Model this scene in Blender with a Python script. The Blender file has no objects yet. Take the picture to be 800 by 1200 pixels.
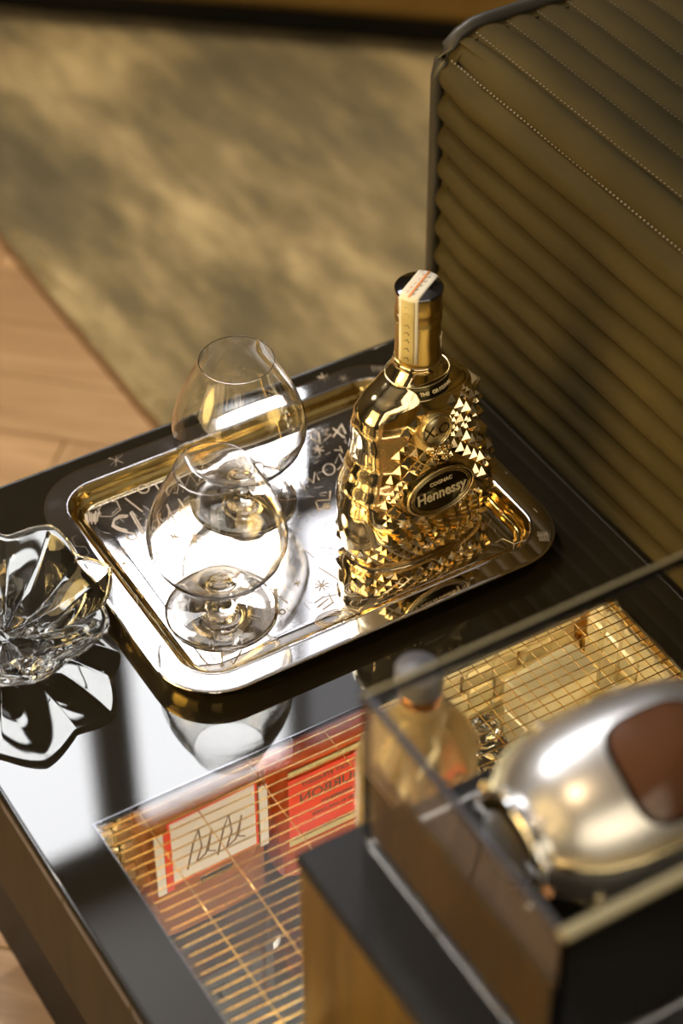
import bpy, bmesh, math, random
from mathutils import Vector, Matrix
random.seed(7)
PI = math.pi
sc = bpy.context.scene
COL = sc.collection

# ---------------------------------------------------------------- camera
cam_d = bpy.data.cameras.new('camera')
cam = bpy.data.objects.new('camera', cam_d)
COL.objects.link(cam)
_r = Vector((0.85823992, -0.51323489, -0.00376513))
_u = Vector((0.34881729, 0.5778854, 0.7378177))
_w = Vector((0.37649798, 0.63453795, -0.67498953))
_m = Matrix((( _r.x, _u.x, -_w.x, 0.0), (_r.y, _u.y, -_w.y, 0.0), (_r.z, _u.z, -_w.z, 1.262), (0, 0, 0, 1)))
cam.matrix_world = _m
cam_d.sensor_width = 36.0
cam_d.sensor_fit = 'AUTO'
cam_d.lens = 36.0 * 2640.2 / 1200.0
cam_d.clip_start = 0.05
cam_d.clip_end = 50
cam_d.dof.use_dof = True
cam_d.dof.focus_distance = 1.765
cam_d.dof.aperture_fstop = 3.4
sc.camera = cam

# ---------------------------------------------------------------- view and world
sc.view_settings.view_transform = 'Standard'
sc.view_settings.look = 'None'
sc.view_settings.exposure = 0.0
sc.view_settings.gamma = 1.0
sc.view_settings.use_curve_mapping = False
sc.cycles.use_denoising = True
sc.cycles.max_bounces = 20
sc.cycles.transmission_bounces = 16
sc.cycles.glossy_bounces = 8
sc.cycles.diffuse_bounces = 4
sc.cycles.transparent_max_bounces = 12
sc.cycles.caustics_reflective = True
sc.cycles.caustics_refractive = True
sc.cycles.blur_glossy = 0.4
sc.cycles.sample_clamp_indirect = 6.0
wd = bpy.data.worlds.new('world'); sc.world = wd
wd.use_nodes = True
wd.node_tree.nodes['Background'].inputs[0].default_value = (0.75, 0.82, 0.9, 1)
wd.node_tree.nodes['Background'].inputs[1].default_value = 0.6

def spot(name, loc, target, power, color, angle, size):
    L = bpy.data.lights.new(name, 'SPOT'); L.energy = power; L.color = color
    L.spot_size = angle; L.spot_blend = 0.5; L.shadow_soft_size = size
    o = bpy.data.objects.new(name, L); COL.objects.link(o); o.location = loc
    o.rotation_euler = (Vector(target) - Vector(loc)).to_track_quat('-Z', 'Y').to_euler()
    return o
WARM = (1.0, 0.72, 0.42)
spot('overhead_spot', (-0.9, 0.2, 3.5), (0.7, 1.1, 0), 90, WARM, 0.8, 0.03)
spot('overhead_spot', (0.3, 3.0, 3.5), (0.75, 2.0, -0.4), 230, (1.0, .80, .60), .62, 0.05)  # added to make the sunlit patch on the oak floor
spot('overhead_spot', (1.6, 2.0, 3.5), (1.28, 2.42, -0.44), 330, (1.0, .76, .40), 0.55, 0.05)  # added to put a lit band across the rug
spot('sofa_fill_spot', (-1.5, 1.35, .60), (.9, 1.15, .05), 190, (1.0, .66, .18), .55, .55)  # unseen warm fill added to turn the sofa side golden

# ---------------------------------------------------------------- materials
MATS = {}
def nodes(name):
    m = bpy.data.materials.new(name); m.use_nodes = True
    nt = m.node_tree; b = nt.nodes['Principled BSDF']
    MATS[name] = m
    return m, nt, b
def simple(name, col, rough=.5, metal=0, spec=.5, **kw):
    m, nt, b = nodes(name)
    b.inputs['Base Color'].default_value = (*col, 1)
    b.inputs['Roughness'].default_value = rough
    b.inputs['Metallic'].default_value = metal
    b.inputs['Specular IOR Level'].default_value = spec
    for k, v in kw.items():
        b.inputs[k.replace('_', ' ')].default_value = v
    return m
def tex(nt, kind, scale, vec=None, **kw):
    t = nt.nodes.new('ShaderNodeTex' + kind)
    t.inputs['Scale'].default_value = scale
    for k, v in kw.items():
        t.inputs[k].default_value = v
    if vec is not None: nt.links.new(vec, t.inputs['Vector'])
    return t
def mapping(nt, scale=(1, 1, 1), rot=(0, 0, 0), coord='Object'):
    tc = nt.nodes.new('ShaderNodeTexCoord'); mp = nt.nodes.new('ShaderNodeMapping')
    mp.inputs['Scale'].default_value = scale; mp.inputs['Rotation'].default_value = rot
    nt.links.new(tc.outputs[coord], mp.inputs['Vector'])
    return mp.outputs['Vector']
def ramp(nt, fac, stops):
    r = nt.nodes.new('ShaderNodeValToRGB')
    while len(r.color_ramp.elements) < len(stops): r.color_ramp.elements.new(.5)
    for e, (p, c) in zip(r.color_ramp.elements, stops):
        e.position = p; e.color = (*c, 1)
    nt.links.new(fac, r.inputs['Fac'])
    return r.outputs['Color']
def bump(nt, b, h, strength, dist):
    n = nt.nodes.new('ShaderNodeBump'); n.inputs['Strength'].default_value = strength
    n.inputs['Distance'].default_value = dist
    nt.links.new(h, n.inputs['Height']); nt.links.new(n.outputs['Normal'], b.inputs['Normal'])

simple('lacquer', (.0155, .013, .0085), .03, 0, .8)
simple('lacquer_soft', (.012, .012, .013), .16, 0, .5)
simple('near_black', (.004, .004, .004), .5, 0, .2)
simple('brass', (.93, .72, .34), .12, 1)
simple('brass_soft', (.80, .68, .40), .25, 1)
simple('chrome', (.86, .86, .86), .05, 1)
simple('reflection_gold', (.50, .42, .24), .42, .9)
simple('seal_gold', (.95, .82, .50), .32, 1)
simple('copper', (.85, .45, .22), .15, 1)
simple('engraving', (.60, .54, .47), .5, .35)
simple('label_dark', (.055, .042, .012), .22, .8)
simple('letter_gold', (.95, .86, .62), .4, .15)
simple('letter_dark', (.05, .035, .01), .4, .3)
simple('cap_steel', (.20, .20, .22), .1, 1)
simple('cap_grey', (.15, .15, .17), .38, 0)
simple('paper', (.78, .74, .62), .6)
simple('paper_yellow', (.50, .42, .20), .5)
simple('ink_orange', (.75, .28, .06), .6)
simple('ink_dark', (.08, .07, .05), .6)
simple('label_white', (.93, .92, .96), .35)
simple('label_red', (.62, .05, .02), .4)
simple('ink_grey', (.22, .16, .14), .5)
simple('window_frame_paint', (.05, .045, .04), .5)
simple('wall_paint', (.10, .085, .06), .8)
simple('ceiling_paint', (.42, .40, .38), .9)
simple('stitch_thread', (.15, .13, .10), .8)
simple('piping_leather', (.03, .028, .024), .45)
def emit(name, col, s):
    m, nt, b = nodes(name)
    b.inputs['Base Color'].default_value = (0, 0, 0, 1)
    b.inputs['Emission Color'].default_value = (*col, 1)
    b.inputs['Emission Strength'].default_value = s
emit('window_daylight', (.97, .98, 1.0), 13.0)
emit('window_sheer', (.95, .96, 1.0), 1.6)
emit('window_warm', (1.0, .70, .33), 3.1)
emit('window_front', (1.0, .86, .64), 2.6)
emit('led_warm', (1.0, .91, .72), 70.0)

# tray silver: mirror plate with faint cloudy wear
m, nt, b = nodes('tray_silver')
b.inputs['Metallic'].default_value = 1
b.inputs['Base Color'].default_value = (.86, .83, .84, 1)
n = tex(nt, 'Noise', 45, mapping(nt), Detail=6)
r_ = nt.nodes.new('ShaderNodeMapRange'); nt.links.new(n.outputs['Fac'], r_.inputs[0])
r_.inputs[1].default_value = .35; r_.inputs[2].default_value = .75
r_.inputs[3].default_value = .018; r_.inputs[4].default_value = .06
nt.links.new(r_.outputs[0], b.inputs['Roughness'])
# tray gold wall: drawn metal, faint long streaks
m, nt, b = nodes('tray_gold')
b.inputs['Metallic'].default_value = 1
b.inputs['Base Color'].default_value = (.90, .66, .24, 1)
b.inputs['Roughness'].default_value = .10
n = tex(nt, 'Noise', 120, mapping(nt), Detail=2)
bump(nt, b, n.outputs['Fac'], .15, .0006)
# bottle gold
m, nt, b = nodes('bottle_gold')
b.inputs['Metallic'].default_value = 1
b.inputs['Base Color'].default_value = (.94, .78, .46, 1)
b.inputs['Roughness'].default_value = .09
m, nt, b = nodes('bottle_gold_dark')
b.inputs['Metallic'].default_value = 1
b.inputs['Base Color'].default_value = (.60, .42, .12, 1)
b.inputs['Roughness'].default_value = .28

def glass(name, col, ior=1.45, rough=0.0):
    m, nt, b = nodes(name)
    b.inputs['Base Color'].default_value = (*col, 1)
    b.inputs['Roughness'].default_value = rough
    b.inputs['IOR'].default_value = ior
    b.inputs['Transmission Weight'].default_value = 1
    return m
glass('glass', (1.0, .985, .955))
glass('crystal', (.985, .985, .95), 1.5)
glass('acrylic', (.985, .98, .95), 1.47)
glass('bottle_glass', (.99, .96, .88), 1.46)
simple('liquid_pale', (1.0, .84, .52), .10, 0, .5, Transmission_Weight=.80, IOR=1.30)
glass('liquid_amber', (.95, .40, .08), 1.36)
simple('amber_lens', (.12, .05, .022), .22, 0, .6)
simple('amber_glass', (.62, .24, .07), .08, 0, .5, Transmission_Weight=.55)
simple('red_glass', (.80, .16, .03), .08, 0, .5, Transmission_Weight=.5)

# hammered silver for the decanter
m, nt, b = nodes('satin_silver')
b.inputs['Metallic'].default_value = 1
b.inputs['Base Color'].default_value = (.90, .87, .84, 1)
b.inputs['Roughness'].default_value = .36

# brass compartment blocks
m, nt, b = nodes('brass_block')
b.inputs['Metallic'].default_value = .45
b.inputs['Base Color'].default_value = (.95, .84, .55, 1)
b.inputs['Roughness'].default_value = .24
n = tex(nt, 'Noise', 60, mapping(nt), Detail=3)
bump(nt, b, n.outputs['Fac'], .5, .002)

# leather of the sofa: brown-olive suede, mottled
def suede(name, c1, c2, c3):
    m, nt, b = nodes(name)
    v = mapping(nt, (1, .6, 1))
    n1 = tex(nt, 'Noise', 7, v, Detail=6, Roughness=.6)
    n2 = tex(nt, 'Noise', 600, None, Detail=2)
    nt.links.new(ramp(nt, n1.outputs['Fac'], [(.3, c1), (.52, c2), (.75, c3)]), b.inputs['Base Color'])
    b.inputs['Roughness'].default_value = .85
    b.inputs['Specular IOR Level'].default_value = .08
    b.inputs['Sheen Weight'].default_value = .02
    b.inputs['Sheen Roughness'].default_value = .4
    b.inputs['Sheen Tint'].default_value = (.8, .7, .5, 1)
    bump(nt, b, n2.outputs['Fac'], .12, .0005)
suede('sofa_leather', (.035, .028, .012), (.049, .038, .015), (.068, .052, .020))
suede('far_leather', (.16, .10, .03), (.20, .13, .04), (.24, .16, .05))

# rug: silky viscose, streaky mottling
m, nt, b = nodes('rug_pile')
v1 = mapping(nt, (1.0, .45, 1), (0, 0, .9))
n1 = tex(nt, 'Noise', 3.2, v1, Detail=9, Roughness=.62)
n3 = tex(nt, 'Noise', 16, mapping(nt, (1, .25, 1), (0, 0, .9)), Detail=6, Roughness=.7)
mx = nt.nodes.new('ShaderNodeMix'); mx.data_type = 'FLOAT'; mx.inputs[0].default_value = .38
nt.links.new(n1.outputs['Fac'], mx.inputs[2]); nt.links.new(n3.outputs['Fac'], mx.inputs[3])
nt.links.new(ramp(nt, mx.outputs[0], [(.39, (.055, .045, .018)), (.455, (.098, .078, .034)), (.51, (.175, .138, .064)), (.60, (.40, .32, .17))]), b.inputs['Base Color'])
b.inputs['Roughness'].default_value = .75
b.inputs['Sheen Weight'].default_value = .3
n2 = tex(nt, 'Noise', 260, mapping(nt, (1, .3, 1), (0, 0, .15)), Detail=2)
bump(nt, b, n2.outputs['Fac'], .5, .004)
simple('rug_binding', (.16, .085, .03), .8)
simple('rug_fringe', (.50, .40, .20), .8)

def wood(name, c1, c2, c3, rough, scale=(3, 40, 40), spec=.5):
    m, nt, b = nodes(name)
    oi = nt.nodes.new('ShaderNodeObjectInfo')
    tc = nt.nodes.new('ShaderNodeTexCoord'); mp = nt.nodes.new('ShaderNodeMapping')
    mp.inputs['Scale'].default_value = scale
    nt.links.new(tc.outputs['Object'], mp.inputs['Vector'])
    ad = nt.nodes.new('ShaderNodeVectorMath'); ad.operation = 'ADD'
    ml = nt.nodes.new('ShaderNodeVectorMath'); ml.operation = 'SCALE'; ml.inputs['Scale'].default_value = 40
    cx = nt.nodes.new('ShaderNodeCombineXYZ')
    nt.links.new(oi.outputs['Random'], cx.inputs[0]); nt.links.new(oi.outputs['Random'], cx.inputs[2])
    nt.links.new(cx.outputs[0], ml.inputs[0]); nt.links.new(mp.outputs[0], ad.inputs[0]); nt.links.new(ml.outputs[0], ad.inputs[1])
    n = tex(nt, 'Noise', 1.0, ad.outputs[0], Detail=8, Roughness=.65, Distortion=.6)
    col = ramp(nt, n.outputs['Fac'], [(.3, c1), (.5, c2), (.72, c3)])
    hs = nt.nodes.new('ShaderNodeHueSaturation')
    mr = nt.nodes.new('ShaderNodeMapRange'); nt.links.new(oi.outputs['Random'], mr.inputs[0])
    mr.inputs[3].default_value = .82; mr.inputs[4].default_value = 1.15
    nt.links.new(mr.outputs[0], hs.inputs['Value']); nt.links.new(col, hs.inputs['Color'])
    nt.links.new(hs.outputs[0], b.inputs['Base Color'])
    b.inputs['Roughness'].default_value = rough
    b.inputs['Specular IOR Level'].default_value = spec
    bump(nt, b, n.outputs['Fac'], .15, .001)
wood('oak_plank', (.23, .14, .07), (.33, .21, .11), (.42, .285, .165), .38)
wood('dark_veneer', (.018, .012, .006), (.028, .019, .009), (.04, .028, .013), .5, (30, 30, 3), .15)
wood('brown_veneer', (.10, .055, .005), (.15, .085, .009), (.20, .12, .016), .35, (40, 40, 3), .25)

# ---------------------------------------------------------------- mesh helpers
class MB:
    def __init__(s): s.v = []; s.f = []; s.sm = []
    def add(s, vs, fs, smooth=False):
        o = len(s.v); s.v += [tuple(p) for p in vs]
        for f in fs: s.f.append(tuple(i + o for i in f)); s.sm.append(smooth)
        return s
    def box(s, a, b):
        x0, y0, z0 = a; x1, y1, z1 = b
        return s.add([(x0,y0,z0),(x1,y0,z0),(x1,y1,z0),(x0,y1,z0),(x0,y0,z1),(x1,y0,z1),(x1,y1,z1),(x0,y1,z1)],
              [(0,3,2,1),(4,5,6,7),(0,1,5,4),(1,2,6,5),(2,3,7,6),(3,0,4,7)])
    def bbox(s, a, b, r):           # box with chamfered edges
        x0, y0, z0 = a; x1, y1, z1 = b
        L = []
        for z, i in ((z0, r), (z0 + r, 0), (z1 - r, 0), (z1, r)):
            L.append([(x0+i+r,y0+i,z),(x1-i-r,y0+i,z),(x1-i,y0+i+r,z),(x1-i,y1-i-r,z),(x1-i-r,y1-i,z),(x0+i+r,y1-i,z),(x0+i,y1-i-r,z),(x0+i,y0+i+r,z)])
        return s.loft(L, True, True)
    def loft(s, loops, cap0=False, cap1=False, smooth=False, closed=True, cyc=False):
        n = len(loops[0]); o = len(s.v)
        for L in loops: s.v += [tuple(p) for p in L]
        m = len(loops); rng = range(m) if cyc else range(m - 1)
        for i in rng:
            j2 = (i + 1) % m
            for j in range(n if closed else n - 1):
                k = (j + 1) % n
                s.f.append((o+i*n+j, o+i*n+k, o+j2*n+k, o+j2*n+j)); s.sm.append(smooth)
        if cap0: s.f.append(tuple(o + j for j in reversed(range(n)))); s.sm.append(False)
        if cap1: s.f.append(tuple(o + (m-1)*n + j for j in range(n))); s.sm.append(False)
        return s
    def lathe(s, prof, n=48, c=(0,0,0), smooth=True, cyc=False):
        L = [[(c[0]+r*math.cos(2*PI*k/n), c[1]+r*math.sin(2*PI*k/n), c[2]+z) for k in range(n)] for r, z in prof]
        return s.loft(L, not cyc, not cyc, smooth, cyc=cyc)
    def tube(s, pts, r, n=8, closed=False, smooth=True):
        P = [Vector(p) for p in pts]; L = []
        for i, p in enumerate(P):
            a = P[i-1] if (i > 0 or closed) else P[0]
            b = P[(i+1) % len(P)] if (i < len(P)-1 or closed) else P[-1]
            t = (b - a).normalized()
            ref = Vector((0,0,1)) if abs(t.z) < .9 else Vector((1,0,0))
            x = t.cross(ref).normalized(); y = t.cross(x).normalized()
            rr = r[i] if isinstance(r, (list, tuple)) else r
            L.append([p + x*rr*math.cos(2*PI*k/n) + y*rr*math.sin(2*PI*k/n) for k in range(n)])
        return s.loft(L, not closed, not closed, smooth, cyc=closed)
    def ball(s, c, r, n=12, m=8):
        return s.lathe([(max(r*math.sin(PI*i/m), 1e-5), -r*math.cos(PI*i/m)) for i in range(m+1)], n, c)
    def build(s, name, mat, parent=None, loc=None, fix=True):
        me = bpy.data.meshes.new(name); me.from_pydata(s.v, [], s.f)
        me.polygons.foreach_set('use_smooth', s.sm)
        me.materials.append(MATS[mat] if isinstance(mat, str) else mat)
        if fix:
            bm = bmesh.new(); bm.from_mesh(me); bmesh.ops.recalc_face_normals(bm, faces=bm.faces); bm.to_mesh(me); bm.free()
        me.update()
        o = bpy.data.objects.new(name, me); COL.objects.link(o)
        if parent: o.parent = parent
        if loc: o.location = loc
        return o
def thing(name, label, cat, loc=(0,0,0), rz=0, group=None):
    o = bpy.data.objects.new(name, None); COL.objects.link(o); o.empty_display_size = .05
    o.location = loc; o.rotation_euler = (0,0,rz); o['label'] = label; o['category'] = cat
    if group: o['group'] = group
    return o
def share(o, parent=None, loc=None, rz=None):
    c = o.copy(); COL.objects.link(c)
    if parent is not None: c.parent = parent
    if loc is not None: c.location = loc
    if rz is not None: c.rotation_euler = (0,0,rz)
    return c
def struct(o): o['kind'] = 'structure'; return o
def stuff(o): o['kind'] = 'stuff'; return o
def rrect(x0, y0, x1, y1, r, z, n=8):
    r = max(r, .0005); out = []
    for cx, cy, a in ((x1-r,y1-r,0),(x0+r,y1-r,90),(x0+r,y0+r,180),(x1-r,y0+r,270)):
        for k in range(n+1):
            t = math.radians(a + 90*k/n); out.append((cx+r*math.cos(t), cy+r*math.sin(t), z))
    return out
def rect(x0, y0, x1, y1, z): return [(x0,y0,z),(x1,y0,z),(x1,y1,z),(x0,y1,z)]
def text_mesh(name, body, size, mat, parent, M, bold=0.0, ext=.00015, flip=False, sx=1.0):
    cu = bpy.data.curves.new(name, 'FONT'); cu.body = body; cu.size = size; cu.extrude = ext
    cu.align_x = 'CENTER'; cu.align_y = 'CENTER'; cu.offset = bold; cu.resolution_u = 3
    o = bpy.data.objects.new(name, cu); COL.objects.link(o)
    dg = bpy.context.evaluated_depsgraph_get()
    me = bpy.data.meshes.new_from_object(o.evaluated_get(dg))
    bpy.data.objects.remove(o); bpy.data.curves.remove(cu)
    me.materials.clear(); me.materials.append(MATS[mat])
    me.transform(Matrix.Diagonal((-sx if flip else sx, 1, 1, 1)))
    me.transform(M)
    if flip: me.flip_normals()
    t = bpy.data.objects.new(name, me); COL.objects.link(t); t.parent = parent
    return t
def frame(org, xdir, ydir):
    x = Vector(xdir).normalized(); y = Vector(ydir).normalized(); z = x.cross(y).normalized(); y = z.cross(x)
    return Matrix(((x.x,y.x,z.x,org[0]),(x.y,y.y,z.y,org[1]),(x.z,y.z,z.z,org[2]),(0,0,0,1)))
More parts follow.
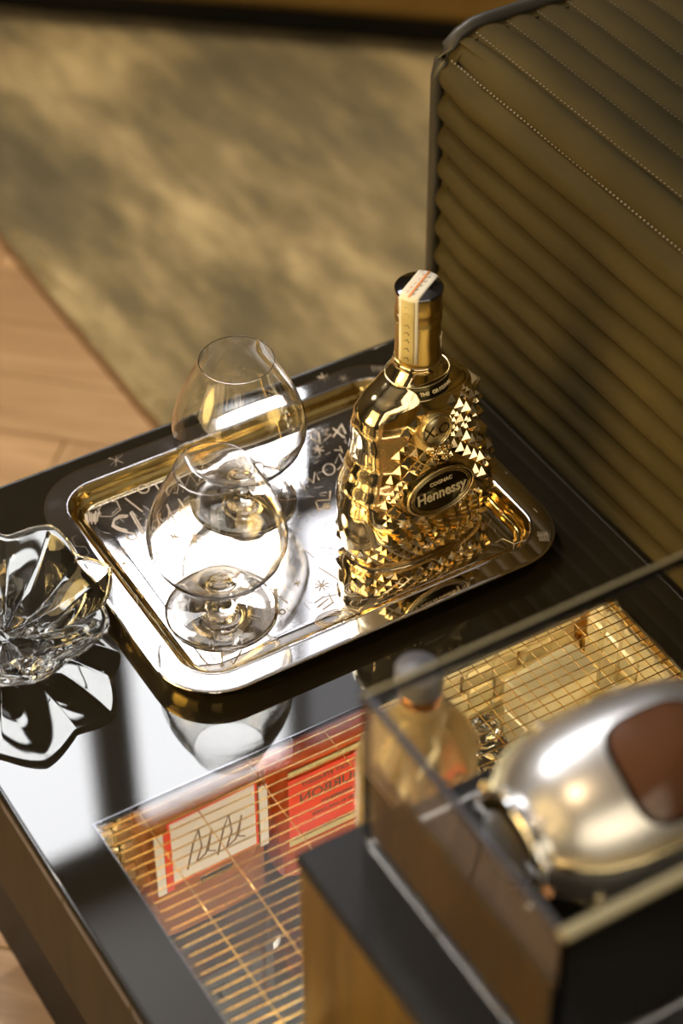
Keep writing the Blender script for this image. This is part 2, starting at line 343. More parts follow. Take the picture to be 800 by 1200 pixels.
# engraved marks of the tray: name, stroke width, height, strokes in metres on the tray
ENGRAVINGS = [
 ('engraved_hexagon',0.0009,0.0066,[[(0.5299,1.2869),(0.5388,1.294),(0.5476,1.2887),(0.5456,1.2775),(0.5358,1.2738),(0.5276,1.2787),(0.5299,1.2869)]]),
 ('engraved_hatching',0.0013,0.0066,[[(0.5173,1.2918),(0.5126,1.2769)],[(0.5183,1.2895),(0.5151,1.2786)],[(0.5193,1.2873),(0.5151,1.2754)],[(0.5222,1.2888),(0.5175,1.2772)],[(0.5232,1.2866),(0.5175,1.2739)],[(0.5242,1.2843),(0.52,1.2757)],[(0.5271,1.2859),(0.5199,1.2725)],[(0.5281,1.2836),(0.5224,1.2742)]]),
 ('engraved_star',0.0013,0.0183,[[(0.5612,1.3282),(0.5688,1.3164)],[(0.5575,1.319),(0.5726,1.3256)],[(0.5679,1.327),(0.5611,1.3154)]]),
 ('engraved_molecule',0.0009,0.0183,[[(0.4957,1.2559),(0.4912,1.2554),(0.4896,1.2445)],[(0.4847,1.2427),(0.4898,1.2449),(0.496,1.2406),(0.4956,1.2322),(0.4885,1.2287),(0.4843,1.2325),(0.4847,1.2427)]]),
 ('engraved_letter_s',0.0016,0.0066,[[(0.5463,1.2666),(0.5406,1.2695),(0.5342,1.2679),(0.5308,1.2632),(0.5325,1.2568),(0.5368,1.2514),(0.5425,1.2453),(0.542,1.2403),(0.5375,1.239),(0.5345,1.2434),(0.5359,1.2475)],[(0.5479,1.2678),(0.5417,1.2716),(0.5358,1.2697),(0.5324,1.2636),(0.5344,1.2578),(0.539,1.2523)]]),
 ('engraved_letter_i',0.0014,0.0066,[[(0.5554,1.2882),(0.5601,1.2659)],[(0.5508,1.2702),(0.5474,1.2411)],[(0.5527,1.2705),(0.5495,1.2425)]]),
 ('engraved_letter_r',0.0014,0.0066,[[(0.5538,1.2466),(0.5586,1.256),(0.5638,1.2541),(0.5645,1.2469),(0.5593,1.2419),(0.5538,1.2466)],[(0.558,1.2481),(0.5474,1.2411)],[(0.5624,1.2428),(0.5656,1.2627)]]),
 ('engraved_letter_a',0.0014,0.0066,[[(0.5664,1.2539),(0.5691,1.2387),(0.5775,1.2582)],[(0.5656,1.249),(0.5745,1.249)]]),
 ('engraved_letter_p',0.0016,0.0066,[[(0.5786,1.2672),(0.5756,1.2375)],[(0.5767,1.2532),(0.5857,1.2533),(0.5854,1.2425),(0.5772,1.2406)],[(0.591,1.2667),(0.5894,1.24)],[(0.5745,1.249),(0.5985,1.2538)]]),
 ('engraved_feather',0.0009,0.0066,[[(0.5148,1.2389),(0.5299,1.2343),(0.5344,1.2209)],[(0.5154,1.2382),(0.5263,1.2272),(0.5341,1.2203)],[(0.5203,1.236),(0.5256,1.2361)],[(0.523,1.2344),(0.5277,1.2334)],[(0.5257,1.2328),(0.5299,1.2308)],[(0.5283,1.2312),(0.532,1.2282)],[(0.531,1.2296),(0.5342,1.2256)]]),
 ('engraved_star',0.0009,0.0066,[[(0.5148,1.2231),(0.5228,1.214)],[(0.519,1.225),(0.5186,1.2121)],[(0.5231,1.2231),(0.5146,1.214)],[(0.5246,1.2185),(0.513,1.2186)]]),
 ('engraved_star',0.0011,0.0066,[[(0.5648,1.2283),(0.5711,1.2209)],[(0.5694,1.2296),(0.5665,1.2196)],[(0.5725,1.2259),(0.5633,1.2233)]]),
 ('engraved_star',0.0011,0.0066,[[(0.5771,1.2182),(0.5834,1.2108)],[(0.5818,1.2195),(0.5788,1.2095)],[(0.5849,1.2158),(0.5757,1.2132)]]),
 ('engraved_letter_w',0.0013,0.0066,[[(0.6051,1.2935),(0.6042,1.2764),(0.6162,1.2896),(0.615,1.2721),(0.6285,1.2906)]]),
 ('engraved_letter_w',0.0013,0.0066,[[(0.5849,1.292),(0.5839,1.2778),(0.5945,1.2889),(0.5933,1.2743),(0.6027,1.2883)]]),
 ('engraved_letter_o',0.0011,0.0066,[[(0.5774,1.2883),(0.5762,1.2867),(0.5746,1.2857),(0.5729,1.2855),(0.5713,1.286),(0.57,1.2872),(0.5693,1.2889),(0.5693,1.2909),(0.5699,1.2928),(0.5711,1.2944),(0.5726,1.2954),(0.5744,1.2957),(0.576,1.2951),(0.5772,1.2939),(0.5779,1.2922),(0.578,1.2902),(0.5774,1.2883)]]),
 ('engraved_tick_marks',0.0009,0.0066,[[(0.5518,1.2956),(0.5576,1.303)],[(0.5587,1.2941),(0.5645,1.3015)],[(0.5641,1.2925),(0.5704,1.3007)]]),
 ('engraved_star',0.0009,0.0066,[[(0.5624,1.2301),(0.5697,1.2215)],[(0.5677,1.2317),(0.5643,1.22)],[(0.5714,1.2274),(0.5607,1.2243)]]),
 ('engraved_star',0.0009,0.0066,[[(0.5778,1.2182),(0.5851,1.2097)],[(0.5831,1.2197),(0.5797,1.2081)],[(0.5868,1.2155),(0.5761,1.2124)]]),
 ('engraved_leaf',0.0007,0.0066,[[(0.5627,1.1981),(0.5605,1.1961),(0.5566,1.1953),(0.5518,1.196),(0.5466,1.198),(0.542,1.201),(0.5385,1.2046),(0.5367,1.2081),(0.537,1.2112),(0.5392,1.2133),(0.543,1.2141),(0.5479,1.2134),(0.5531,1.2114),(0.5578,1.2084),(0.5612,1.2048),(0.563,1.2012),(0.5627,1.1981)],[(0.5378,1.2109),(0.5619,1.1984)],[(0.5445,1.214),(0.541,1.2034)],[(0.5481,1.2118),(0.5446,1.2012)],[(0.5518,1.2097),(0.5482,1.199)],[(0.5554,1.2075),(0.5518,1.1969)],[(0.559,1.2053),(0.5555,1.1947)]]),
 ('engraved_arc',0.0008,0.0066,[[(0.56,1.2078),(0.5718,1.2172),(0.5872,1.2235),(0.5972,1.2227)]]),
 ('engraved_fan',0.001,0.0066,[[(0.6798,1.2374),(0.6628,1.2204)],[(0.6798,1.2374),(0.6695,1.2164)],[(0.6798,1.2374),(0.6773,1.2144)],[(0.6628,1.2204),(0.669,1.2156),(0.6773,1.2144)]]),
 ('engraved_squiggle',0.0013,0.0066,[[(0.6977,1.2424),(0.6926,1.2391),(0.6891,1.2286),(0.6886,1.2188)]]),
 ('engraved_letter_m',0.0012,0.0066,[[(0.6938,1.2313),(0.6983,1.2309),(0.6987,1.2236),(0.707,1.2352),(0.7049,1.2246)]]),
 ('engraved_letter_o',0.0012,0.0066,[[(0.7232,1.2294),(0.7215,1.2272),(0.7194,1.2258),(0.7172,1.2253),(0.7153,1.2258),(0.714,1.2273),(0.7134,1.2294),(0.7136,1.232),(0.7147,1.2345),(0.7164,1.2366),(0.7185,1.238),(0.7206,1.2385),(0.7225,1.238),(0.7239,1.2366),(0.7245,1.2344),(0.7242,1.2319),(0.7232,1.2294)]]),
 ('engraved_letter_x',0.0012,0.0066,[[(0.7272,1.2357),(0.7366,1.2445),(0.7321,1.2264)],[(0.7245,1.2278),(0.7356,1.2322)]]),
 ('engraved_letter_d',0.0013,0.0066,[[(0.7286,1.2803),(0.7337,1.2825),(0.7353,1.2771),(0.7297,1.2649),(0.7267,1.2733),(0.7286,1.2803)]]),
 ('engraved_letter_e',0.0013,0.0066,[[(0.7383,1.2777),(0.7456,1.2775),(0.7385,1.2727),(0.7436,1.2696),(0.7338,1.2657)]]),
 ('engraved_letter_x',0.0014,0.0066,[[(0.7491,1.2762),(0.7508,1.2611)],[(0.7576,1.276),(0.743,1.2659)],[(0.7583,1.2773),(0.7549,1.2644)]]),
 ('engraved_star',0.0012,0.0066,[[(0.721,1.2623),(0.7275,1.2545)],[(0.7262,1.2638),(0.7224,1.253)],[(0.7294,1.2599),(0.7192,1.2569)]]),
 ('engraved_tick_marks',0.0009,0.0066,[[(0.7352,1.251),(0.7414,1.2472)],[(0.742,1.2526),(0.7394,1.2436)],[(0.7258,1.2494),(0.7311,1.2503)],[(0.7117,1.245),(0.7162,1.2455)],[(0.7001,1.2449),(0.7043,1.2439)]]),
 ('engraved_arrow',0.0014,0.0066,[[(0.6856,1.1936),(0.696,1.1919)],[(0.6902,1.2031),(0.7,1.1987),(0.7058,1.2076)],[(0.6888,1.2024),(0.6851,1.1908)]]),
 ('engraved_anchor',0.0012,0.0066,[[(0.6038,1.1316),(0.6114,1.1286)],[(0.6079,1.13),(0.5951,1.1045)],[(0.6092,1.1293),(0.5967,1.1036)],[(0.596,1.1177),(0.6065,1.1238),(0.6094,1.1112)],[(0.6027,1.1036),(0.602,1.1028),(0.6012,1.1023),(0.6003,1.1022),(0.5995,1.1025),(0.5988,1.1031),(0.5985,1.104),(0.5985,1.1049),(0.5989,1.1059),(0.5995,1.1067),(0.6003,1.1072),(0.6012,1.1073),(0.6021,1.107),(0.6027,1.1064),(0.603,1.1056),(0.603,1.1046),(0.6027,1.1036)]]),
 ('engraved_star',0.0009,0.0066,[[(0.6386,1.1191),(0.6465,1.1099)],[(0.643,1.1208),(0.642,1.1081)],[(0.6472,1.1189),(0.6379,1.1101)],[(0.6486,1.1143),(0.6365,1.1146)]]),
 ('engraved_star',0.0009,0.0066,[[(0.6248,1.1295),(0.6293,1.1244)],[(0.6282,1.1304),(0.6259,1.1235)],[(0.6304,1.1278),(0.6237,1.1261)]]),
 ('engraved_claw',0.0011,0.0066,[[(0.6277,1.1002),(0.6378,1.1027)],[(0.6272,1.095),(0.6393,1.0987)],[(0.6295,1.0905),(0.6412,1.0932)],[(0.637,1.1022),(0.6486,1.099)],[(0.6426,1.1035),(0.6401,1.0927)]]),
 ('engraved_spiral',0.0007,0.0066,[[(0.6525,1.0699),(0.6511,1.0681),(0.6489,1.0667),(0.646,1.0657),(0.6426,1.0653),(0.6388,1.0654),(0.6348,1.066),(0.6308,1.0671),(0.627,1.0687),(0.6236,1.0706),(0.6207,1.0728),(0.6186,1.0752),(0.6173,1.0776),(0.6168,1.0799),(0.6173,1.0821),(0.6186,1.0839),(0.6208,1.0853),(0.6236,1.0863),(0.6271,1.0868),(0.6309,1.0867),(0.6349,1.0861),(0.639,1.085),(0.6428,1.0834),(0.6462,1.0814),(0.6491,1.0792),(0.6512,1.0768),(0.6525,1.0744),(0.6529,1.072),(0.6525,1.0699)],[(0.6477,1.072),(0.6466,1.0705),(0.6448,1.0694),(0.6425,1.0687),(0.6397,1.0683),(0.6366,1.0685),(0.6333,1.069),(0.63,1.0699),(0.6269,1.0712),(0.6241,1.0728),(0.6218,1.0746),(0.62,1.0765),(0.6189,1.0784),(0.6185,1.0802),(0.6189,1.0819),(0.6199,1.0834),(0.6217,1.0845),(0.624,1.0852),(0.6268,1.0856),(0.6299,1.0855),(0.6332,1.0849),(0.6365,1.084),(0.6396,1.0827),(0.6425,1.0811),(0.6448,1.0794),(0.6466,1.0774),(0.6477,1.0755),(0.6481,1.0737),(0.6477,1.072)],[(0.6427,1.0736),(0.6416,1.0723),(0.6399,1.0714),(0.6376,1.0709),(0.6349,1.0708),(0.6319,1.0712),(0.6289,1.0721),(0.6261,1.0733),(0.6237,1.0747),(0.6217,1.0764),(0.6205,1.0781),(0.6199,1.0798),(0.6202,1.0813),(0.6212,1.0826),(0.6229,1.0835),(0.6252,1.084),(0.6279,1.0841),(0.6309,1.0837),(0.6339,1.0829),(0.6367,1.0817),(0.6392,1.0802),(0.6411,1.0785),(0.6424,1.0768),(0.6429,1.0751),(0.6427,1.0736)],[(0.6381,1.0752),(0.6372,1.0742),(0.6356,1.0735),(0.6334,1.0733),(0.6309,1.0736),(0.6283,1.0742),(0.6259,1.0753),(0.6239,1.0766),(0.6225,1.078),(0.6218,1.0795),(0.6219,1.0808),(0.6229,1.0818),(0.6245,1.0825),(0.6267,1.0827),(0.6292,1.0824),(0.6317,1.0818),(0.6342,1.0807),(0.6362,1.0794),(0.6376,1.0779),(0.6383,1.0765),(0.6381,1.0752)]]),
 ('engraved_letter_w',0.0016,0.0066,[[(0.522,1.0955),(0.5233,1.0819),(0.5303,1.0934),(0.531,1.0772),(0.5399,1.0905)]]),
 ('engraved_letter_n',0.0016,0.0066,[[(0.5325,1.0769),(0.5381,1.091),(0.5406,1.0749),(0.5533,1.0848)]]),
 ('engraved_eye',0.0008,0.0066,[[(0.5896,1.1339),(0.5886,1.1321),(0.5867,1.1306),(0.5842,1.1298),(0.5817,1.1297),(0.5793,1.1304),(0.5775,1.1318),(0.5766,1.1336),(0.5767,1.1355),(0.5778,1.1374),(0.5797,1.1388),(0.5821,1.1397),(0.5847,1.1397),(0.5871,1.139),(0.5888,1.1377),(0.5897,1.1359),(0.5896,1.1339)],[(0.587,1.1343),(0.5863,1.1331),(0.5852,1.1323),(0.5838,1.1318),(0.5823,1.1317),(0.5809,1.1321),(0.5798,1.1329),(0.5793,1.134),(0.5794,1.1352),(0.58,1.1363),(0.5811,1.1372),(0.5826,1.1377),(0.5841,1.1377),(0.5855,1.1373),(0.5865,1.1365),(0.587,1.1354),(0.587,1.1343)],[(0.5784,1.1454),(0.5892,1.1513),(0.5987,1.1472)]]),
 ('engraved_line',0.0008,0.0066,[[(0.6512,1.1329),(0.6572,1.1135)],[(0.6519,1.1565),(0.6535,1.1443)]]),
 ('engraved_circle',0.0009,0.0066,[[(0.6649,1.0954),(0.663,1.0931),(0.6607,1.0917),(0.6584,1.0913),(0.6562,1.0919),(0.6547,1.0935),(0.654,1.0958),(0.6542,1.0985),(0.6553,1.1012),(0.6571,1.1034),(0.6594,1.1048),(0.6618,1.1053),(0.6639,1.1047),(0.6655,1.1031),(0.6662,1.1007),(0.666,1.098),(0.6649,1.0954)],[(0.6633,1.0963),(0.662,1.0948),(0.6605,1.0938),(0.6589,1.0935),(0.6575,1.0939),(0.6564,1.095),(0.656,1.0966),(0.6561,1.0984),(0.6569,1.1002),(0.6581,1.1017),(0.6597,1.1027),(0.6613,1.103),(0.6627,1.1026),(0.6637,1.1015),(0.6642,1.1),(0.664,1.0981),(0.6633,1.0963)]]),
 ('engraved_flower',0.0007,0.0066,[[(0.6966,1.1909),(0.6963,1.1905),(0.6957,1.1903),(0.6952,1.1903),(0.6946,1.1905),(0.6942,1.1908),(0.6939,1.1914),(0.6939,1.1919),(0.6941,1.1924),(0.6945,1.1929),(0.695,1.1931),(0.6955,1.1931),(0.6961,1.1929),(0.6965,1.1925),(0.6968,1.192),(0.6968,1.1914),(0.6966,1.1909)],[(0.6933,1.1885),(0.6929,1.1885),(0.6926,1.1889),(0.6924,1.1895),(0.6925,1.1902),(0.6926,1.191),(0.693,1.1917),(0.6934,1.1922),(0.6938,1.1925),(0.6942,1.1924),(0.6945,1.1921),(0.6946,1.1915),(0.6946,1.1907),(0.6944,1.1899),(0.6941,1.1892),(0.6937,1.1887),(0.6933,1.1885)],[(0.6904,1.1901),(0.6903,1.1905),(0.6905,1.1912),(0.6909,1.1918),(0.6915,1.1924),(0.6921,1.1929),(0.6927,1.1931),(0.6932,1.1931),(0.6935,1.1929),(0.6935,1.1924),(0.6933,1.1918),(0.6929,1.1911),(0.6923,1.1905),(0.6917,1.19),(0.6911,1.1898),(0.6906,1.1898),(0.6904,1.1901)],[(0.6907,1.1941),(0.691,1.1946),(0.6915,1.1949),(0.6921,1.195),(0.6927,1.1949),(0.6932,1.1946),(0.6935,1.1942),(0.6936,1.1937),(0.6935,1.1932),(0.6932,1.1927),(0.6927,1.1924),(0.6921,1.1923),(0.6915,1.1924),(0.691,1.1927),(0.6907,1.1931),(0.6906,1.1936),(0.6907,1.1941)],[(0.6939,1.1968),(0.6943,1.1968),(0.6947,1.1965),(0.6949,1.196),(0.695,1.1953),(0.6949,1.1945),(0.6947,1.1938),(0.6943,1.1932),(0.6939,1.1929),(0.6935,1.1929),(0.6931,1.1932),(0.6929,1.1937),(0.6928,1.1944),(0.6929,1.1952),(0.6931,1.1959),(0.6935,1.1965),(0.6939,1.1968)],[(0.697,1.1955),(0.6971,1.195),(0.697,1.1944),(0.6966,1.1937),(0.6961,1.193),(0.6955,1.1925),(0.6949,1.1921),(0.6944,1.1921),(0.6941,1.1923),(0.694,1.1927),(0.6941,1.1933),(0.6945,1.194),(0.695,1.1947),(0.6956,1.1952),(0.6961,1.1956),(0.6966,1.1957),(0.697,1.1955)]]),
 ('engraved_molecule',0.0008,0.0183,[[(0.7812,1.0743),(0.789,1.0749),(0.7936,1.0651),(0.7872,1.0576),(0.779,1.0599)],[(0.7936,1.0651),(0.8041,1.0641)]]),
 ('engraved_hatching',0.001,0.0183,[[(0.8176,1.0674),(0.8129,1.0569)],[(0.8189,1.0666),(0.8142,1.0562)],[(0.8201,1.0659),(0.8154,1.0555)],[(0.8214,1.0651),(0.8167,1.0547)],[(0.8226,1.0644),(0.8179,1.054)],[(0.8238,1.0636),(0.8191,1.0532)],[(0.8142,1.0633),(0.8239,1.0601)]]),
 ('engraved_star',0.0012,0.0183,[[(0.8307,1.0919),(0.8307,1.0864)],[(0.8362,1.1413),(0.8362,1.1384)]]),
 ('engraved_star',0.0011,0.0183,[[(0.7659,1.331),(0.7736,1.3234)],[(0.7714,1.3333),(0.7681,1.3211)],[(0.7752,1.3295),(0.7643,1.3249)]]),
 ('engraved_star',0.0011,0.0183,[[(0.7833,1.3224),(0.7849,1.3114)],[(0.7883,1.3212),(0.78,1.3127)],[(0.7891,1.3156),(0.7792,1.3182)]]),
 ('engraved_hatching',0.0012,0.0183,[[(0.8141,1.3192),(0.8116,1.3113)],[(0.8161,1.318),(0.8136,1.31)],[(0.8181,1.3167),(0.8156,1.3088)],[(0.8201,1.3155),(0.8176,1.3076)],[(0.8222,1.3143),(0.8197,1.3064)],[(0.8242,1.3131),(0.8217,1.3052)]]),
 ('engraved_star',0.0012,0.0183,[[(0.6249,1.0522),(0.6333,1.0443)],[(0.6332,1.0528),(0.6251,1.0438)]]),
 ('engraved_zigzag',0.0008,0.0183,[[(0.4962,1.1646),(0.5063,1.1696),(0.5,1.1549)],[(0.4924,1.1522),(0.5024,1.1572),(0.5,1.1403),(0.5072,1.147)]]),
 ('engraved_zigzag',0.001,0.0066,[[(0.5109,1.1833),(0.5156,1.1873),(0.5189,1.1834),(0.515,1.1758)]]),
]

# ================================================================ THE ROOM
FZ = -0.45
X0, X1, Y0, Y1, ZC = -2.6, 3.8, -2.2, 3.6, 3.6
fl = struct(MB().box((X0, Y0, FZ-.05), (X1, Y1, FZ-.012)).build('floor', 'dark_veneer'))
ce = struct(MB().box((X0, Y0, ZC), (X1, Y1, ZC+.05)).build('ceiling', 'ceiling_paint'))
WZ0, WZ1, WX0, WX1 = 2.41, 3.46, -1.3, 2.24
w = MB()
w.box((X0, Y1, FZ), (WX0, Y1+.1, ZC)); w.box((WX1, Y1, FZ), (X1, Y1+.1, ZC))
w.box((WX0, Y1, FZ), (WX1, Y1+.1, WZ0)); w.box((WX0, Y1, WZ0), (1.46, Y1+.1, 2.53)); w.box((2.0, Y1, WZ0), (WX1, Y1+.1, 2.56)); w.box((WX0, Y1, WZ1), (WX1, Y1+.1, ZC))
struct(w.build('wall_back', 'wall_paint'))
w = MB()
LY0, LY1, LZ0, LZ1 = -.6, 2.3, -.1, 2.3
w.box((X0-.1, Y0, FZ), (X0, LY0, ZC)); w.box((X0-.1, LY1, FZ), (X0, Y1, ZC))
w.box((X0-.1, LY0, FZ), (X0, LY1, LZ0)); w.box((X0-.1, LY0, LZ1), (X0, LY1, ZC))
struct(w.build('wall_left', 'wall_paint'))
struct(MB().box((X1, Y0, FZ), (X1+.1, Y1, ZC)).build('wall_right', 'wall_paint'))
FX0, FX1, FZ0, FZ1 = -2.0, 1.6, .5, 2.5
w = MB()
w.box((X0, Y0-.1, FZ), (FX0, Y0, ZC)); w.box((FX1, Y0-.1, FZ), (X1, Y0, ZC))
w.box((FX0, Y0-.1, FZ), (FX1, Y0, FZ0)); w.box((FX0, Y0-.1, FZ1), (FX1, Y0, ZC))
struct(w.build('wall_front', 'wall_paint'))
win4 = struct(MB().box((FX0, Y0-.05, FZ0-.04), (FX1, Y0, FZ0)).box((FX0, Y0-.05, FZ1), (FX1, Y0, FZ1+.04)).build('window_4', 'window_frame_paint'))
for i in range(4):
    p0 = FX0 + (FX1-FX0)*i/4; p1 = FX0 + (FX1-FX0)*(i+1)/4
    MB().box((p0, Y0-.07, FZ0), (p1, Y0-.06, FZ1)).build('pane', 'window_front', win4)
    if i: MB().box((p0-.03, Y0-.05, FZ0), (p0+.03, Y0+.01, FZ1)).build('window_post', 'window_frame_paint', win4)
struct(MB().box((X0, Y1-.02, FZ), (X1, Y1, FZ+.1)).build('baseboard_back', 'window_frame_paint'))
# high window in the back wall: panes between posts
win = struct(MB().box((WX0, Y1, WZ0-.03), (WX1, Y1+.05, WZ0)).box((WX0, Y1, WZ1), (WX1, Y1+.05, WZ1+.03)).build('window_1', 'window_frame_paint'))
xs = [WX0, -.38, .52, 1.46, 2.00, WX1]
for i in range(5):
    a, b = xs[i], xs[i+1]
    MB().box((a, Y1+.06, WZ0), (b, Y1+.07, WZ1)).build('pane', 'window_sheer' if i == 4 else 'window_daylight', win)
for x in xs[1:-1]:
    hw = .055 if abs(x-1.46) < .01 else .02
    MB().box((x-hw, Y1-.01, WZ0), (x+hw, Y1+.05, WZ1)).build('window_post', 'window_frame_paint', win)
# a lower pane under the wide one
lp = struct(MB().box((1.78, Y1-.02, 2.12), (2.02, Y1-.005, 2.385)).build('window_3', 'window_frame_paint'))
MB().box((1.80, Y1-.03, 2.14), (2.00, Y1-.022, 2.385)).build('pane', 'window_daylight', lp)
# large window in the left wall, low warm light
win2 = struct(MB().box((X0-.05, LY0, LZ0-.04), (X0, LY1, LZ0)).box((X0-.05, LY0, LZ1), (X0, LY1, LZ1+.04)).build('window_2', 'window_frame_paint'))
for i in range(4):
    a = LY0 + (LY1-LY0)*i/4; b = LY0 + (LY1-LY0)*(i+1)/4
    MB().box((X0-.07, a, LZ0), (X0-.06, b, LZ1)).build('pane', 'window_warm', win2)
    if i: MB().box((X0-.05, a-.02, LZ0), (X0+.01, a+.02, LZ1)).build('window_post', 'window_frame_paint', win2)

# herringbone oak planks
pl_w, pl_l = .100, .600
pm = MB().bbox((.0008, .0008, -.012), (pl_l-.0008, pl_w-.0008, 0), .0012)
first = None; cnt = 0
c45 = math.cos(PI/4)
def plank(px, py, rot):
    global first, cnt
    a = math.radians(-45) if rot == 0 else math.radians(45)
    # px,py are in the herringbone frame (unrotated); rotate the frame by -45 deg
    X = .3894 + (px*c45 + py*c45); Y = 2.2356 + (-px*c45 + py*c45)
    rz = -PI/4 if rot == 0 else PI/4
    cx = X + .5*pl_l*math.cos(rz); cy = Y + .5*pl_l*math.sin(rz)
    vis_a = (-.55 < cx < 1.1 and .75 < cy < 3.4)
    if not vis_a: return
    if first is None:
        first = pm.build('plank', 'oak_plank', fl, (X, Y, FZ)); first.rotation_euler = (0, 0, rz)
    else:
        share(first, fl, (X, Y, FZ), rz)
    cnt += 1
# horizontal plank at (k*w + m*2... ) in classic herringbone, ratio 6:1
R6 = 6
for m_ in range(-12, 13):
    for k in range(-30, 31):
        ox = (k + 2*R6*m_)*pl_w if False else k*pl_w + m_*R6*2*pl_w
        oy = k*pl_w
        plank(ox, oy, 0)                       # lies along +x of the frame
        # vertical partner starts at the end of the horizontal plank
        plank(ox + R6*pl_w + pl_w, oy - (R6-1)*pl_w, 1)
print('planks', cnt)
# ---- far floor beyond the separate planks keeps the material only
struct(MB().box((X0, Y0, FZ-.012), (X1, .72, FZ-.002)).build('trim_1', 'dark_veneer'))

# ---------------------------------------------------------------- rug
rug = thing('rug', 'large olive and gold mottled silky rug behind the black table', 'rug', (0,0,FZ))
nx, ny = 90, 110
rx0, rx1, ry0, ry1 = .845, 3.6, .30, 3.3
V = []; F = []
import mathutils.noise as mn
for j in range(ny+1):
    for i in range(nx+1):
        x = rx0 + (rx1-rx0)*i/nx; y = ry0 + (ry1-ry0)*j/ny
        if i == 0: x += .002*mn.noise(Vector((0, y*30, 0)))
        V.append((x, y, .011 + .0025*mn.noise(Vector((x*9, y*9, 0)))))
for j in range(ny):
    for i in range(nx):
        a = j*(nx+1)+i; F.append((a, a+1, a+nx+2, a+nx+1))
mb = MB().add(V, F, True)
mb.build('pile', 'rug_pile', rug)
MB().bbox((rx0-.005, ry0, .0), (rx0+.003, ry1, .008), .002).build('binding', 'rug_binding', rug)
fr = MB()
for k in range(1500):
    y = ry0 + (ry1-ry0)*random.random(); x = rx0 + random.uniform(.002, .03)
    a = random.uniform(-.5, .5); l = random.uniform(.006, .014)
    fr.add([(x, y, .009), (x+.0012, y+.001, .0105), (x-l*math.cos(a)*.6, y+l*math.sin(a), .017)], [(0,1,2)])
stuff(fr.build('pile_tufts', 'rug_fringe', rug, fix=False))

# ---------------------------------------------------------------- far sofa
fs = thing('sofa', 'brown leather sofa whose low front crosses the top of the view', 'sofa', (1.455, 2.449, FZ+.014), math.atan2(-.24, .285))
MB().bbox((-.9, .0, .045), (.75, .6, .30), .02).build('front_panel', 'far_leather', fs)
MB().bbox((-.86, .03, .0), (.71, .56, .045), .004).build('plinth', 'near_black', fs)
for i in range(2):
    MB().bbox((-.9+i*.826, -.01, .305), (-.078+i*.826, .45, .46), .03).build('seat_cushion', 'far_leather', fs)
MB().bbox((-.9, .46, .305), (.75, .6, .72), .04).build('backrest', 'far_leather', fs)

# ---------------------------------------------------------------- near sofa arm with channel quilting
sf = thing('sofa', 'dark olive suede sofa block with stitched channels beside the black table', 'sofa', (.9, .6, FZ))
SZ = -FZ
RA = .040; ztop = .305
def spath(s):      # s = 0 at z .265 on the face, negative is down
    if s <= 0: return (0.0, .265 + s), (-1.0, 0.0)
    if s < RA*PI/2:
        a = s/RA; return (RA - RA*math.cos(a), .265 + RA*math.sin(a)), (-math.cos(a), math.sin(a))
    return (RA + (s - RA*PI/2), ztop), (0.0, 1.0)
ylen0, ylen1 = -.55, .752
seams = []
s = .019
while s > -.64: s -= .0302
while s < .95: seams.append(s); s += .0302
nseg = 10
stch = MB()
for k in range(len(seams)-1):
    a, b = seams[k], seams[k+1]
    prof = []
    for i in range(nseg+1):
        t = i/nseg; (x, z), (nxx, nz) = spath(a + (b-a)*t)
        side = x < .002
        bul = (.0095 if side else .0042)*math.sin(PI*t)**.7
        if i in (0, nseg): bul = -.0015
        prof.append((x + nxx*bul, z + nz*bul))
    prof.append((prof[-1][0]-0*nxx, prof[-1][1])) if False else None
    L = []
    ny_ = 26
    for j in range(ny_+1):
        y = ylen0 + (ylen1-ylen0)*j/ny_
        e = min(1, (ylen1-y)/.03)
        wv = .0006*math.sin(y*19+k*1.7) + .0004*math.sin(y*47+k)
        L.append([(p[0] + (0 if q in (0, nseg) else wv) + (1-e)*.006*(0 if p[1] > .30 else 1), y, p[1] - (1-e)*.004*(1 if p[1] > .285 else 0) + SZ + wv*(0 if q in (0, nseg) else .5)) for q, p in enumerate(prof)])
    mb = MB(); mb.loft(L, False, False, True, closed=False)
    mb.build('channel', 'sofa_leather', sf)
    (x, z), (nxx, nz) = spath(b)
    if b > .0 and b < .6:
        y = ylen0
        while y < ylen1 - .01:
            c = Vector((x + nxx*.0012, y, z + nz*.0012 + SZ))
            n = Vector((nxx, 0, nz)); tn = Vector((nz, 0, -nxx))
            c2 = c + tn*.0018
            stch.add([c2 + tn*.0007, c2 - tn*.0007 + n*.0005, c2 - tn*.0007 + n*.0005 + Vector((0,.0020,0)), c2 + tn*.0007 + Vector((0,.0020,0))], [(0,1,2,3)])
            y += .0048
stuff(stch.build('stitching', 'stitch_thread', sf, fix=False))
def solid_profile(y0, y1, inset):
    P_ = [spath(-.66)] + [spath(RA*PI/2*q/10) for q in range(11)] + [spath(.9)]
    ring = [(p[0] - n[0]*inset, p[1] - n[1]*inset + SZ) for p, n in P_] + [(.9, .06)]
    return [[(x, y, z) for x, z in ring] for y in (y0, y1)]
MB().loft(solid_profile(ylen0+.01, ylen1-.012, .004), True, True).build('core', 'near_black', sf)
pp = []
for i in range(120):
    s = -.64 + 1.5*i/119
    (x, z), n = spath(s); pp.append((x + n[0]*.0022, ylen1+.002, z + n[1]*.0022 + SZ))
MB().tube([(p[0]+0, p[1], p[2]) for p in pp], .0058, 10).build('piping', 'piping_leather', sf)
MB().loft(solid_profile(ylen1-.0115, ylen1+.002, .002), True, True).build('end_panel', 'sofa_leather', sf)
for y_ in (ylen0+.06, ylen1-.09):
    for x_ in (.05, .80): MB().bbox((x_, y_, .0145), (x_+.04, y_+.04, .058), .002).build('foot', 'near_black', sf)

